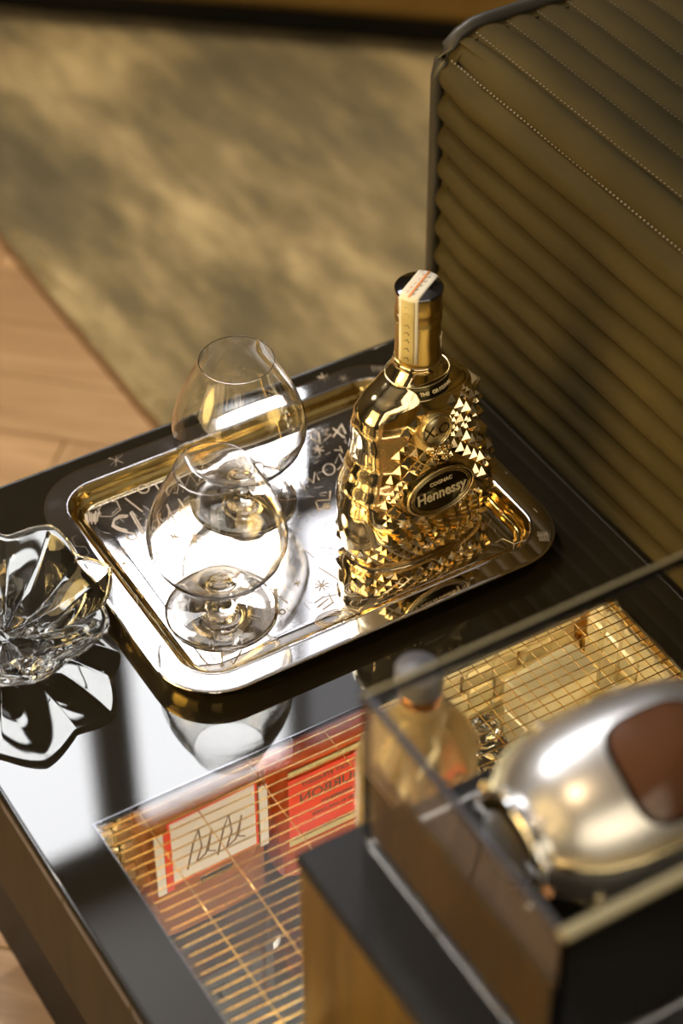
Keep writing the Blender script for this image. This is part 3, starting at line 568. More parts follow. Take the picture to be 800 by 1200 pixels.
# ================================================================ BLACK TABLE
TX0, TX1, TY0, TY1 = .3325, .8875, .28, 1.3635
IX0, IX1, IY0, IY1 = .379, .838, .765, .9925
tb = thing('table', 'glossy black lacquer table with a brass wire inset under glass', 'table', (0,0,0))
mb = MB()
e = .003
outer = [(TX0,TY0,TX1,TY1)]
def ringrect(i, z): return rect(TX0+i, TY0+i, TX1-i, TY1-i, z)
mb.loft([rect(IX0, IY0, IX1, IY1, -.007), rect(IX0, IY0, IX1, IY1, 0), ringrect(e, 0), ringrect(.0009, -.0009), ringrect(0, -e), ringrect(0, -.012), ringrect(.01, -.012), ringrect(.01, -.022)], cyc=True)
mb.build('top', 'lacquer', tb)
MB().loft([ringrect(i_, z_) for i_, z_ in ((.0050, -.0004), (.0046, .0004), (.0040, .0008), (.0034, .0009), (.0028, .0008), (.0022, .0004), (.0018, -.0004))], False, False, True).build('edge_bead', 'lacquer', tb)
MB().loft([ringrect(.002, -.012), ringrect(.002, -.024), ringrect(.012, -.024), ringrect(.012, -.012)], cyc=True).build('edge_band', 'dark_veneer', tb)
mb = MB()
mb.box((TX0+.008, TY0+.008, -.17), (TX0+.020, TY1-.008, -.032)).box((TX1-.020, TY0+.008, -.17), (TX1-.008, TY1-.008, -.032))
mb.box((TX0+.02, TY1-.02, -.17), (TX1-.02, TY1-.008, -.032)).box((TX0+.02, TY0+.008, -.17), (TX1-.02, TY0+.02, -.032))
mb.box((TX0+.02, TY0+.02, -.17), (TX1-.02, TY1-.02, -.160))
mb.build('body', 'dark_veneer', tb)
MB().box((TX0+.05, TY0+.05, FZ), (TX1-.05, TY1-.05, -.17)).build('plinth', 'near_black', tb)
# brass frame around the opening, wires and glass
g = .0009
MB().loft([rect(IX0, IY0, IX1, IY1, -.0065), rect(IX0, IY0, IX1, IY1, .0004), rect(IX0+g, IY0+g, IX1-g, IY1-g, .0004), rect(IX0+g, IY0+g, IX1-g, IY1-g, -.0065)], cyc=True).build('inset_frame', 'cap_steel', tb)
MB().box((IX0+g, IY0+g, -.0030), (IX1-g, IY1-g, 0)).build('glass_inset', 'acrylic', tb)
wl = IX1-IX0-.004
wire = MB().tube([(0,0,0),(wl,0,0)], .00062, 6).build('wire', 'brass', tb, (IX0+.002, IY1-.006, -.0045))
y = IY1-.0142
while y > IY0+.003:
    share(wire, tb, (IX0+.002, y, -.0045)); y -= .0087
wire2 = MB().tube([(0,0,0),(0,IY1-IY0-.004,0)], .00055, 6).build('cross_wire', 'brass', tb, (IX1-.006, IY0+.002, -.0058))
x = IX1-.0175
while x > .668:
    share(wire2, tb, (x, IY0+.002, -.0058)); x -= .0118
for x in (.414, .452, .505, .57): share(wire2, tb, (x, IY0+.002, -.0058))
# compartment below: brass blocks on the walls, dark mirror floor
CZ = -.150
MB().box((IX0-.004, IY0-.004, CZ-.006), (IX1+.004, IY1+.045, CZ)).build('compartment_floor', 'lacquer', tb)
MB().box((IX0-.010, IY1+.042, CZ), (IX1+.010, IY1+.046, -.010)).build('compartment_back', 'brass', tb)
MB().box((IX0-.010, IY0-.008, CZ), (IX1+.010, IY0-.004, -.014)).build('compartment_front', 'brass', tb)
for x in (IX0-.006, IX1+.002): MB().box((x, IY0-.004, CZ), (x+.004, IY1+.042, -.010)).build('compartment_side', 'brass', tb)
bw, bh = .0285, .0215
blk0 = None
for r_i in range(6):
    n_ = int((IX1-IX0)/bw)
    for k in range(n_):
        x = IX0 + k*bw + (0 if r_i % 2 else .004); z = CZ + .002 + r_i*(bh+.0008)
        if blk0 is None:
            blk0 = MB().bbox((0, 0, 0), (bw-.001, .008, bh), .0022).build('brass_block', 'brass_block', tb, (x, IY1+.033, z)); o = blk0
        else: o = share(blk0, tb, (x, IY1+.031 + random.uniform(0, .003), z))
        o.rotation_euler = (random.uniform(-.12, .12), 0, random.uniform(-.1, .1))
for k in range(11):
    y = IY0 + .004 + k*.0225
    for r_i in range(6):
        for x in (IX0-.003, IX1+.002):
            o = share(blk0, tb, (x + (.008 if x < .5 else .0), y, CZ + .002 + r_i*(bh+.0008)), PI/2)
            o.scale = (.76, 1, 1); o.rotation_euler = (random.uniform(-.1,.1)*0, random.uniform(-.08, .08), PI/2)
MB().box((IX0+.004, IY0-.003, -.030), (IX1-.004, IY0+.001, -.024)).build('light_strip', 'led_warm', tb)
MB().box((IX0+.004, IY1+.026, -.0125), (IX1-.004, IY1+.031, -.0105)).build('light_strip', 'led_warm', tb)

# ---------------------------------------------------------------- things standing in the compartment
def loft_body(mb, prof, n=40, p=2.6, smooth=True, cap=True):
    L = []
    for hw, hd, z in prof:
        ring = []
        for k in range(n):
            t = 2*PI*k/n; c, s_ = math.cos(t), math.sin(t)
            ring.append((hw*math.copysign(abs(c)**(2/p), c), hd*math.copysign(abs(s_)**(2/p), s_), z))
        L.append(ring)
    mb.loft(L, cap, cap, smooth)
    return mb
# 1. square amber bottle with a large white label
b1 = thing('bottle', 'square amber bottle with white script label under the glass inset', 'bottle', (.464, .997, CZ+.0006), .03, 'bottles under the glass inset')
loft_body(MB(), [(.046,.018,0),(.050,.021,.004),(.050,.021,.133),(.046,.018,.1375),(.018,.012,.1385)], 40, 5).build('body', 'amber_glass', b1)
MB().bbox((-.034, -.0222, .066), (.038, -.0212, .134), .0003).build('label', 'label_white', b1)
MB().box((-.036, -.0216, .063), (.040, -.0210, .1355)).build('label_border', 'label_red', b1)
MB().bbox((-.012, -.0232, .052), (.016, -.0214, .060), .0004).build('neck_tag', 'chrome', b1)
for cx in (-.010, .016):
    sc_ = MB()
    sc_.tube([(cx-.012,-.0226,.076),(cx-.006,-.0226,.102),(cx-.001,-.0226,.115),(cx+.001,-.0226,.095),(cx-.004,-.0226,.080),(cx+.004,-.0226,.084),(cx+.010,-.0226,.108),(cx+.006,-.0226,.086),(cx+.012,-.0226,.082)], .0007, 5)
    sc_.build('script', 'ink_grey', b1)
for x in (-.044, .045): MB().box((x-.0035, -.0226, .06), (x+.0035, -.0212, .128)).build('label_strip', 'label_white', b1)
MB().box((-.040, -.0224, .06), (-.034, -.0212, .128)).build('label_strip', 'label_red', b1)
# 2. red bottle, its lettering seen mirror-wise
b2 = thing('bottle', 'red and orange bottle with mirrored lettering under the glass inset', 'bottle', (.572, .995, CZ+.0006), .0, 'bottles under the glass inset')
loft_body(MB(), [(.042,.016,0),(.046,.020,.004),(.046,.020,.134),(.042,.017,.138),(.017,.010,.1385)], 40, 4).build('body', 'red_glass', b2)
MB().bbox((-.042, -.0212, .056), (.042, -.0204, .122), .0003).build('label', 'label_red', b2)
for tx, z, s_ in (('KENTUCKY STRAIGHT', .112, .0060), ('BOURBON', .097, .0135), ('WHISKEY', .083, .0065), ('AGED IN OAK CASKS', .073, .0045)):
    text_mesh('lettering', tx, s_, 'ink_dark', b2, frame((0, -.0214, z), (1,0,0), (0,0,1)), .0001, .0001, True)
for z in (.126, .046): MB().bbox((-.042, -.0214, z), (.042, -.0206, z+.006), .0003).build('label_band', 'paper_yellow', b2)
# 3. cut crystal decanter
cd = thing('decanter', 'cut crystal decanter glinting under the wire grid of the inset', 'decanter', (.690, .955, CZ+.0006))
mb = MB(); L = []
for i in range(9):
    z = .004 + .011*i; r = .030 if i < 7 else .022
    off = (PI/14)*(i % 2)
    L.append([(r*(1+.06*(i%2))*math.cos(2*PI*k/14+off), r*(1+.06*(i%2))*math.sin(2*PI*k/14+off), z) for k in range(14)])
mb.loft(L, True, True, False); mb.build('body', 'crystal', cd)
MB().lathe([(.008,.092),(.011,.100),(.016,.108),(.012,.118),(.004,.124)], 10, (0,0,0), False).build('stopper', 'crystal', cd)
# 4. two polished gold ingot boxes
for k, (x, y, sx, h) in enumerate(((.766, .972, .034, .118), (.808, .935, .022, .096))):
    gb = thing('gift_box', ('taller' if k == 0 else 'lower') + ' polished gold box at the right end of the inset', 'box', (x, y, CZ+.0006), (.10, -.05)[k], 'gold boxes under the inset')
    MB().bbox((-sx, -.016, 0), (sx, .016, h*.72), .002).build('body', 'brass_block', gb)
    MB().bbox((-sx-.001, -.017, h*.725), (sx+.001, .017, h), .002).build('lid', 'brass_block', gb)

# ================================================================ TRAY
tr = thing('tray', 'engraved silver tray with gold sides on the black table', 'tray', (0,0,0))
tx0, ty0, tx1, ty1, R = .4815, 1.0395, .8410, 1.3290, .052
def tl(i, z, n=10): return rrect(tx0+i, ty0+i, tx1-i, ty1-i, R-i, z, n)
FLZ = .0060
# silver floor
MB().loft([tl(.041, .0012), tl(.033, .0012), tl(.033, FLZ-.0004), tl(.0345, FLZ), tl(.046, FLZ)], True, True, True).build('plate', 'tray_silver', tr)
# gold inner wall + outer skirt in one folded sheet
MB().loft([tl(.0335, FLZ), tl(.0315, FLZ+.0012), tl(.0300, FLZ+.0035), tl(.0275, .0085), tl(.0265, .0125), tl(.0240, .0150), tl(.0205, .0172)], False, False, True).build('inner_wall', 'tray_gold', tr)
MB().loft([tl(.0004, .0168), tl(.0015, .0150), tl(.0050, .0125), tl(.0090, .0060), tl(.0130, .0004), tl(.0335, .0004)], False, False, True).build('outer_wall', 'tray_gold', tr)
MB().loft([tl(.0208, .0168), tl(.0208, .0178), tl(.0199, .0184), tl(.0192, .0184), tl(.0186, .0181), tl(.0174, .0181), tl(.0034, .0181), tl(.0020, .0181), tl(.0010, .0179), tl(0, .0171), tl(.0004, .0166)], False, False, True).build('rim', 'tray_silver', tr)
# engraving strokes
for (nm, wd_, z, strokes) in ENGRAVINGS:
    mb = MB()
    for st in strokes:
        P = [Vector((p[0], p[1], 0)) for p in st]
        L = []
        for i, p in enumerate(P):
            a = P[max(i-1, 0)]; b = P[min(i+1, len(P)-1)]
            t = (b-a)
            if t.length < 1e-6: t = Vector((1,0,0))
            t.normalize(); nrm = Vector((-t.y, t.x, 0))*(wd_*.55*random.uniform(.7, 1.2))
            zz = z - .0001
            L.append([(p.x+nrm.x, p.y+nrm.y, zz-.0004), (p.x, p.y, zz), (p.x-nrm.x, p.y-nrm.y, zz-.0004)])
        mb.loft(L, False, False, False, closed=False)
    mb.build(nm, 'engraving', tr, fix=False)
# fine random scratches over the plate
mb = MB()
for k in range(220):
    x = random.uniform(.52, .80); y = random.uniform(1.08, 1.29); a = random.uniform(0, PI); l = random.uniform(.002, .010)
    dx, dy = math.cos(a)*l, math.sin(a)*l; nx_, ny_ = -math.sin(a)*.00018, math.cos(a)*.00018
    z = FLZ + .00015
    mb.add([(x+nx_,y+ny_,z),(x-nx_,y-ny_,z),(x+dx-nx_,y+dy-ny_,z),(x+dx+nx_,y+dy+ny_,z)], [(0,1,2,3)])
stuff(mb.build('scratches', 'engraving', tr, fix=False))

# ================================================================ SNIFTERS
OUT = [(.0002,.0000),(.0425,.0000),(.0441,.0002),(.0447,.0008),(.0441,.0013),(.0425,.0015),(.038,.0017),(.026,.0022),(.017,.0034),(.0115,.0060),(.0080,.0105),(.0062,.0160),(.0064,.0200),(.0092,.0232),(.0096,.0250),(.0080,.0275),
       (.0105,.0300),(.0200,.0335),(.0315,.0400),(.0420,.0505),(.0500,.0620),(.0538,.0730),(.0546,.0820),(.0530,.0930),(.0490,.1060),(.0437,.1190),(.0378,.1310),(.0325,.1420),(.0307,.1472),(.0303,.1484),(.03020,.14865)]
INN = [(.0299,.14900),(.02962,.14868),(.0297,.1484),(.0301,.1472),(.0319,.1420),(.0371,.1308),(.0430,.1188),(.0483,.1058),(.0523,.0930),(.0539,.0820),(.0531,.0730),(.0492,.0625),(.0410,.0515),(.0305,.0415),(.0190,.0355),(.0080,.0328),(.0002,.0322)]
def snifter(loc, label):
    t = thing('snifter', label, 'glass', loc, 0, 'snifters on the tray')
    i = 15
    MB().lathe(OUT + INN, 72, (0,0,0)).build('bowl', 'glass', t)
    return t
snifter((.6375, 1.2350, FLZ+.0008), 'empty snifter glass at the back left of the tray')
snifter((.5606, 1.1310, FLZ+.0008), 'empty snifter glass nearest the front left tray corner')

# ================================================================ GOLD BOTTLE
bt = thing('bottle', 'gold faceted cognac bottle standing on the silver tray', 'bottle', (.7405, 1.1330, FLZ+.0006), math.radians(3))
PRO = [(.000,.057,.030),(.003,.062,.034),(.012,.0665,.0365),(.030,.0705,.0385),(.050,.0715,.0385),(.068,.0690,.0370),(.085,.0620,.0345),(.100,.0560,.0320),(.115,.0540,.0305),(.130,.0540,.0300),(.142,.0515,.0285),(.152,.0450,.0260),(.160,.0350,.0225),(.168,.0250,.0195),(.176,.0195,.0180),(.182,.0178,.0175)]
def prof(z):
    z = max(0, min(z, PRO[-1][0]))
    for a, b in zip(PRO, PRO[1:]):
        if z <= b[0]:
            t = (z-a[0])/(b[0]-a[0]); t = t*t*(3-2*t)*.35 + t*.65
            return a[1]+(b[1]-a[1])*t, a[2]+(b[2]-a[2])*t
    return PRO[-1][1:]
PE = 2.35
def flute(x, z, w_):
    u = x/w_
    k = max(0, min(1, (-u-.70)/.2)) * max(0, min(1, (z-.008)/.03)) * max(0, min(1, (.165-z)/.02))
    return 1 + k*.045*math.sin(u*9 + z*26)
def fr_pt(x, z, sgn=-1):
    w_, d_ = prof(z); u = max(-1, min(1, x/w_))
    y = d_*(max(0, 1-abs(u)**PE))**(1/PE)
    return Vector((x, sgn*y, z))
mb = MB(); L = []
NZ = 64
for i in range(NZ+1):
    z = .182*i/NZ; w_, d_ = prof(z); ring = []
    for k in range(96):
        t = 2*PI*k/96; c, s_ = math.cos(t), math.sin(t)
        x = w_*math.copysign(abs(c)**(2/PE), c); y = d_*math.copysign(abs(s_)**(2/PE), s_)
        fl_ = flute(x, z, w_)
        ring.append((x*fl_, y*fl_, z))
    L.append(ring)
mb.loft(L, True, True, True).build('body', 'bottle_gold', bt)
def zq(q): return .006*math.exp(q*.128)   # lattice rows widen towards the shoulder
plates = [((-.004, .1300), .0135, .0140), ((-.003, .072), .031, .0195)]
def blocked(x, z, e_):
    for (px, pz), a, b in plates:
        if ((x-px)/(a+e_))**2 + ((z-pz)/(b+e_))**2 < 1: return True
    return False
studs = 0
def stud(cx, cz, a, h, sgn, mb):
    w_, d_ = prof(cz)
    if cz < .006 or cz > .151: return
    if abs(cx) > w_*.985: return
    if cx < (-.052 + .30*max(0, cz-.06)) and cz > .022: return
    def at(x, z):
        ww, _ = prof(z); x = max(-ww*.995, min(ww*.995, x))
        return fr_pt(x, z, sgn)
    # stretch near the side so that cells follow the surface
    u = abs(cx)/w_
    ax = a*(1 - .55*max(0, u-.6)/.4)
    P = [at(cx-ax, cz), at(cx, cz-a), at(cx+ax, cz), at(cx, cz+a)]
    n = (P[2]-P[0]).cross(P[3]-P[1]); n.normalize()
    c = at(cx, cz)
    if n.dot(Vector((c.x, c.y*1.5, 0))) < 0: n = -n
    ap = c + n*h + Vector((random.uniform(-.1,.1)*a, 0, random.uniform(-.1,.1)*a))
    P = [p - n*.0003 for p in P]
    mb.add(P + [ap], [(0,1,4),(1,2,4),(2,3,4),(3,0,4)])
for sgn in (-1, 1):
    z = .010; row = 0; mbs = MB()
    while z < .150:
        a = .0052 + .05*max(0, z-.02)*(.95 if z < .12 else .9)*1.0
        a = min(a, .0070)
        x = -.09 + (a if row % 2 else 0)
        while x < .09:
            w_, d_ = prof(z)
            if abs(x) < w_ and not (sgn < 0 and blocked(x, z, a*.6)):
                rnd = random.random()
                if rnd < .16 and a > .006:
                    for qx, qz in ((-.5,0),(.5,0),(0,-.5),(0,.5)):
                        stud(x+qx*a, z+qz*a, a*.5, a*.32, sgn, mbs); studs += 1
                else:
                    stud(x, z, a, a*random.uniform(.46, .58), sgn, mbs); studs += 1
            x += 2*a
        z += a; row += 1
    mbs.build('faceted_relief', 'bottle_gold', bt, fix=False)
print('studs', studs)
# oval plates
def plate(name, cx, cz, a, b, mat, rim, tilt=0.0):
    c = fr_pt(cx, cz); up = (fr_pt(cx, cz+b*.8) - fr_pt(cx, cz-b*.8)).normalized(); rt_ = (fr_pt(cx+a*.6, cz) - fr_pt(cx-a*.6, cz)).normalized()
    rt_ = (Matrix.Rotation(tilt, 3, 'Y') @ rt_)
    M = frame(c, rt_, up); n = M.to_3x3() @ Vector((0,0,1))
    if n.y > 0: M = frame(c, rt_, up)
    mb = MB()
    mb.loft([[(a*k_*math.cos(2*PI*k/48), b*k_*math.sin(2*PI*k/48), z) for k in range(48)] for k_, z in ((1.05,-.008),(1.0,.0026),(.96,.0036),(.0001,.0040))], True, True, True)
    o = mb.build(name, mat, bt); o.data.transform(M)
    for k_, r in rim:
        o2 = MB().tube([(a*k_*math.cos(2*PI*k/48), b*k_*math.sin(2*PI*k/48), .0036) for k in range(48)], r, 6, True).build('rim_line', 'brass_soft', bt)
        o2.data.transform(M)
    return M
M = plate('seal', -.004, .1300, .0135, .0140, 'seal_gold', [(1.0, .0011), (.86, .0005)])
text_mesh('lettering', 'X.O', .0135, 'letter_dark', bt, M @ Matrix.Translation((0, 0, .0042)), .0001, .0002)
M = plate('name_plate', -.003, .072, .0310, .0195, 'label_dark', [(1.0, .0013), (.90, .0006), (.84, .0004)])
text_mesh('lettering', 'Hennessy', .0135, 'letter_gold', bt, M @ Matrix.Translation((0, -.001, .0044)), .00022, .0003, sx=.88)
text_mesh('lettering', 'COGNAC', .0048, 'letter_gold', bt, M @ Matrix.Translation((0, .0095, .0042)), .0001, .0002)
# leafy vine relief between the plates
mb = MB()
for k in range(34):
    t = random.random(); x = .002 + random.uniform(-.010, .010); z = .094 + .024*t
    p = fr_pt(x, z); mb.ball((p.x, p.y-.001, p.z), random.uniform(.0012, .0024), 6, 4)
mb.build('vine_relief', 'bottle_gold', bt)
# shoulder collar, neck, cap
MB().lathe([(.0285,.1555),(.0300,.1560),(.0262,.1672),(.0248,.1676)], 64, smooth=True).build('neck_collar', 'label_dark', bt).scale = (1, .86, 1)
for z, r in ((.1562, .0298), (.1672, .0262)):
    o = MB().tube([(r*math.cos(2*PI*k/64), .86*r*math.sin(2*PI*k/64), z) for k in range(64)], .0006, 6, True).build('rim_line', 'brass_soft', bt)
cc = 'THE ORIGINAL'
for i, ch in enumerate(cc):
    if ch == ' ': continue
    a = -PI/2 + (i-(len(cc)-1)/2)*.095 + .1
    n = Vector((math.cos(a), math.sin(a)*.86, 0)); tn = Vector((-math.sin(a), math.cos(a)*.86, 0))
    p = n*.0283
    text_mesh('lettering', ch, .0042, 'letter_gold', bt, frame((p.x, p.y-.0004, .1617), tn, (-n.x*.30, -n.y*.30, 1)), .0001, .0003)
MB().lathe([(.0188,.175),(.0196,.177),(.0190,.180),(.0186,.1812)], 48).build('neck_ring', 'bottle_gold', bt)
MB().lathe([(.0182,.1805),(.0179,.184),(.0172,.2160),(.0172,.2175)], 48).build('neck_sleeve', 'bottle_gold_dark', bt)
MB().lathe([(.0172,.2172),(.0181,.2182),(.0181,.2200),(.0172,.2212),(.0172,.2245),(.0180,.2255),(.0182,.2270),(.0174,.2285),(.0176,.2300),(.0178,.2430),(.0184,.2440)], 48).build('cap', 'bottle_gold_dark', bt)
MB().lathe([(.0184,.2438),(.0186,.2455),(.0176,.2466),(.0001,.2468)], 48).build('cap_disc', 'cap_steel', bt)
text_mesh('lettering', 'V', .010, 'letter_gold', bt, frame((.0125, -.0128, .200), (.72, .69, 0), (0,0,1)), .0002, .0003)
text_mesh('lettering', 'K', .008, 'letter_gold', bt, frame((.0138, -.0112, .193), (.65, .76, 0), (0,0,1)), .0001, .0003)
# tax strip: down the left front, over the top, down the far side
sa = math.radians(209)
sd = Vector((math.cos(sa), math.sin(sa), 0)); st_ = Vector((-math.sin(sa), math.cos(sa), 0))
path = [(.0184, .186), (.0182, .200), (.0184, .218), (.0188, .226), (.0189, .2445), (.0180, .2474), (.010, .2476), (0, .2476), (-.010, .2476), (-.0180, .2474), (-.0189, .2445), (-.0186, .226), (-.0186, .205)]
def strip(w_, off, a, b, mat, name):
    L = []
    for i in range(a, b):
        r, z = path[i]
        rr = r + (off if r > .0181 else (-off if r < -.0181 else 0)); zz = z + (off if abs(r) < .0182 else 0)
        row = []
        for q in range(9):
            s_ = (q/8-.5)*2*w_
            # follow the round of the neck on the vertical runs
            bow = (rr*rr - s_*s_)**.5/abs(rr) if abs(r) > .0178 else 1
            p = sd*(rr*bow if abs(r) > .0178 else rr) + st_*s_
            row.append((p.x, p.y, zz))
        L.append(row)
    o = MB().loft(L, False, False, True, closed=False).build(name, mat, bt, fix=False)
    md = o.modifiers.new('thick', 'SOLIDIFY'); md.thickness = .0002
    return o
strip(.0080, .0003, 0, 13, 'paper', 'tax_strip')
strip(.0055, .0006, 0, 5, 'paper_yellow', 'strip_print')
strip(.0008, .0008, 5, 10, 'ink_orange', 'strip_print')
for k, (mat, s_) in enumerate((('ink_orange', -.0028), ('ink_dark', .0025), ('ink_orange', .001))):
    for r in (-.012, -.006, 0, .006, .012):
        p = sd*(r + .001*k) + st_*(s_ + .0007*math.sin(r*900))
        o = MB().tube([(p.x-.0012, p.y-.0006, .2479), (p.x, p.y+.0008, .2479), (p.x+.0012, p.y-.0004, .2479)], .00028, 5).build('print_mark', mat, bt)
for z in (.190, .199, .207, .214, .221, .232, .238):
    p = sd*.0192
    q = st_*.0025
    MB().tube([(p.x-q.x, p.y-q.y, z), (p.x, p.y, z+.0018), (p.x+q.x*.6, p.y+q.y*.6, z-.001)], .0003, 5).build('print_mark', 'ink_dark', bt)

# ================================================================ CRYSTAL BOWL
bw_ = thing('bowl', 'thick clear crystal bowl with wavy star rim on the table edge', 'bowl', (.3995, 1.1900, .0006))
NL = 8; NT = 256
def lobe(th, sharp):
    ph = ((th - math.radians(38)) * NL / (2*PI)) % 1.0
    d = abs(ph - round(ph))*2            # 0 at the tips, 1 in the valleys
    return 1 - d**1.1 if sharp else (1 + math.cos(PI*d))/2
def ring_pt(th, t, inner):
    l = lobe(th, True); lc = lobe(th, False)
    Rr = .0815 + .0115*l
    rim_z = .0410 + .0060*lc
    if not inner:
        r = .030 + (Rr-.030)*(t**1.15); z = .0 + rim_z*(t**1.35)
    else:
        r = (Rr-.0032)*t; z = .0095 + (rim_z - .0095)*(t**2.0)
    # sharp fold on every lobe axis
    fold = (lobe(th, True)-.4)*-.0075*math.sin(PI*min(1, t*1.05))*(1 if inner else -.4)
    return (r*math.cos(th), r*math.sin(th), z - fold)
L = []
for i in range(0, 15):
    t = i/14; L.append([ring_pt(2*PI*k/NT, t, False) for k in range(NT)])
L.append([((.0807+.0115*lobe(2*PI*k/NT, True))*math.cos(2*PI*k/NT), (.0807+.0115*lobe(2*PI*k/NT, True))*math.sin(2*PI*k/NT), .0423+.0060*lobe(2*PI*k/NT, False)) for k in range(NT)])
for i in range(14, 0, -1):
    t = i/14; L.append([ring_pt(2*PI*k/NT, t, True) for k in range(NT)])
mb = MB().loft(L, True, True, True)
mb.build('body', 'crystal', bw_)

# ================================================================ CLEAR BOTTLE
cb = thing('bottle', 'clear bottle of pale amber spirit with dark cap, standing behind the black plinth', 'bottle', (.550, .832, .0008), math.radians(10))
loft_body(MB(), [(.030,.026,0),(.036,.030,.002),(.0395,.033,.008),(.0405,.034,.030),(.0405,.034,.110),(.0400,.0335,.135),(.0365,.030,.152),(.0280,.024,.166),(.0185,.0175,.176),(.0135,.0135,.183),(.0132,.0132,.196)], 56, 2.5).build('body', 'liquid_pale', cb)
MB().lathe([(.0142,.1900),(.0146,.1910),(.0146,.1975),(.0142,.1985)], 40).build('neck_band', 'copper', cb)
MB().lathe([(.0146,.1985),(.0152,.1995),(.0152,.2135),(.0144,.2150),(.0001,.2152)], 40).build('cap', 'cap_grey', cb)
for k in range(46):        # embossed leaves on the front
    a = random.uniform(-2.7, -.4); z = random.uniform(.02, .14); r = .0385
    c, s_ = math.cos(a), math.sin(a)
    x = .0405*math.copysign(abs(c)**.8, c); y = .034*math.copysign(abs(s_)**.8, s_)
    o = MB().ball((0,0,0), .0062, 8, 5).build('embossed_leaf', 'bottle_glass', cb)
    o.location = (x*.985, y*.985, z); o.scale = (.55, .32, 1.0); o.rotation_euler = (0, random.uniform(-1, 1), a + PI/2)
MB().bbox((-.017, -.0352, .016), (.017, -.0346, .052), .0002).build('label', 'ink_orange', cb)

# ================================================================ BLACK PLINTH, CASE AND SILVER DECANTER
BZ = .200
pt = thing('display_plinth', 'tall brown plinth with a matt black top standing on the table', 'plinth', (0,0,0))
MB().bbox((.4128, .330, BZ-.010), (.850, .7528, BZ), .0015).build('top', 'lacquer_soft', pt)
MB().box((.4150, .332, .0006), (.848, .7508, BZ-.010)).build('body', 'brown_veneer', pt)
cs = thing('display_case', 'open clear case with edge reflections as gold strips on the black plinth top', 'case', (0,0,0))
cx0, cy0, cx1, cy1, cz0, cz1, th = .4525, .546, .820, .740, BZ+.0006, .3255, .006
MB().box((cx0, cy0, cz0), (cx0+th, cy1, cz1)).build('side_panel', 'acrylic', cs)
MB().box((cx1-th, cy0, cz0), (cx1, cy1, cz1)).build('side_panel', 'acrylic', cs)
MB().box((cx0+th+.0003, cy1-th, cz0), (cx1-th-.0003, cy1, cz1)).build('back_panel', 'acrylic', cs)
MB().box((cx0+th+.0003, cy0, cz0), (cx1-th-.0003, cy0+th, cz1)).build('front_panel', 'acrylic', cs)
for a, b in (((cx0, cy0), (cx1, cy0)), ((cx0, cy1), (cx1, cy1))):  # gold and grey strips stand in for reflections on the acrylic edges
    MB().bbox((cx0, a[1]-(.004 if a[1] == cy0 else 0.0), cz1+.0003), (cx1, a[1]+(.004 if a[1] == cy0 else .0022), cz1+(.0035 if a[1] == cy0 else .0018)), .0006).build('edge_reflection', 'reflection_gold', cs)
MB().bbox((cx0, cy0+.0045, cz1+.0003), (cx0+.004, cy1-.0005, cz1+.0030), .0006).build('edge_reflection', 'cap_steel', cs)
MB().box((cx0+th+.0004, cy0+th+.001, cz0+.010), (cx0+th+.003, cy1-th-.001, cz0+.074)).build('reflection_panel', 'brown_veneer', cs)  # brown panel stands in for the floor's reflection in the side glass
MB().bbox((cx0+.012, cy0+.012, BZ+.0006), (cx1-.012, cy1-.012, BZ+.004), .001).build('base_pad', 'near_black', cs)

dc = thing('decanter', 'satin silver decanter lying in the clear case, amber window in its side', 'decanter', (.492, .650, .2635))
SIL = [(.0001,0),(.022,.0005),(.030,.003),(.031,.007),(.028,.010),(.031,.014),(.040,.022),(.048,.036),(.0525,.055),(.054,.080),(.053,.110),(.048,.135),(.038,.155),(.027,.168),(.020,.180),(.020,.210),(.024,.215),(.024,.235),(.0001,.236)]
def lath_x(prof_, n, mat, name, par):
    L = [[(x, r*math.cos(2*PI*k/n), r*math.sin(2*PI*k/n)) for k in range(n)] for r, x in prof_]
    return MB().loft(L, True, True, True).build(name, mat, par)
lath_x(SIL, 72, 'satin_silver', 'body', dc)
lath_x([(.0305,.0005),(.0335,.0015),(.0345,.004),(.0335,.007),(.0305,.008)], 64, 'chrome', 'foot_ring', dc)
lath_x([(.0206,.182),(.0225,.184),(.0225,.190),(.0206,.192)], 48, 'brass_soft', 'neck_ring', dc)
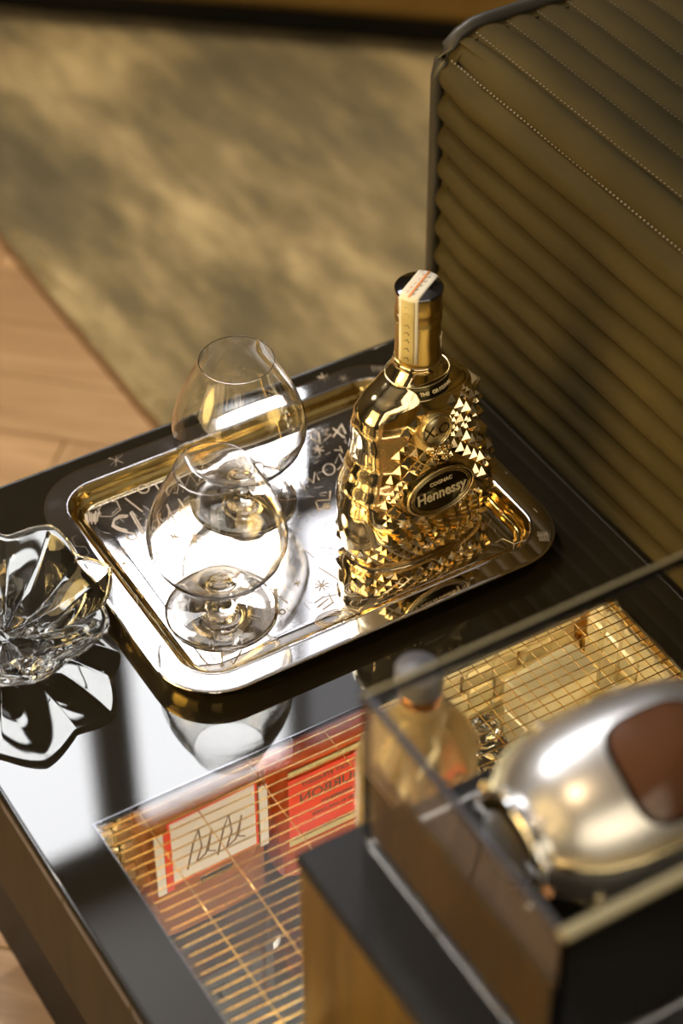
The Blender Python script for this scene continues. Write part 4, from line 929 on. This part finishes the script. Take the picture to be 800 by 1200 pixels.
# raised gilded seam running round the flask
sp = []
for i in range(26):
    x = .012 + .150*i/25
    for a, b in zip(SIL, SIL[1:]):
        if a[1] <= x <= b[1]: rr = a[0] + (b[0]-a[0])*(x-a[1])/max(1e-6, b[1]-a[1])
    sp.append((x, rr + .0015))
loop = [(x, r, .012) for x, r in sp] + [(x, -r, .012) for x, r in reversed(sp)]
MB().tube(loop, .0034, 8, True).build('gilded_seam', 'brass_soft', dc)
# amber window, facing up and to the near side
def surf_x(x, a):
    for p, q in zip(SIL, SIL[1:]):
        if p[1] <= x <= q[1]: r = p[0] + (q[0]-p[0])*(x-p[1])/max(1e-6, q[1]-p[1])
    return r
wa = math.radians(118)   # 90 is straight up, beyond it leans to the near side
def winpatch(k_, off, mat, name, dish=0):
    n = 40; L = []
    for ks in (k_, k_*.7, k_*.35, .001):
        ring = []
        for k in range(n):
            t = 2*PI*k/n; c, s_ = math.cos(t), math.sin(t); p = 3.2
            dx = .034*ks*math.copysign(abs(c)**(2/p), c); da = .62*ks*math.copysign(abs(s_)**(2/p), s_)
            x = .094 + dx; a = wa + da; r = surf_x(x, a) + off + dish*(1-ks)
            ring.append((x, r*math.cos(a), r*math.sin(a)))
        L.append(ring)
    return MB().loft(L, False, True, True).build(name, mat, dc)
winpatch(1.06, .0009, 'near_black', 'window_bezel')
winpatch(.98, .0022, 'amber_lens', 'amber_window', .003)
o = winpatch(.55, .0018, 'copper', 'copper_patch', 0)  # smaller copper patch under the amber lens
for k, (a, mat) in enumerate(((2.0, 'chrome'), (2.7, 'chrome'), (3.3, 'copper'), (1.3, 'chrome'), (4.0, 'chrome'), (.6, 'brass'))):
    MB().ball((.005, .036*math.cos(a), .036*math.sin(a)), .0032, 12, 8).build('stud', mat, dc)
for x, y in ((.060, .0545), (.115, .0535)): MB().ball((x, y, .016), .0030, 12, 8).build('stud', 'chrome', dc)
# saddle that carries the decanter
for x in (.040, .120):
    pts = [(x, .050*math.cos(math.radians(q)), .0575*math.sin(math.radians(q))) for q in range(215, 330, 8)]
    sd_ = MB().tube(pts, .003, 8)
    sd_.build('cradle', 'brass_soft', dc)
print('tris', sum(len(p.vertices)-2 for o in sc.objects if o.type == 'MESH' for p in o.data.polygons))
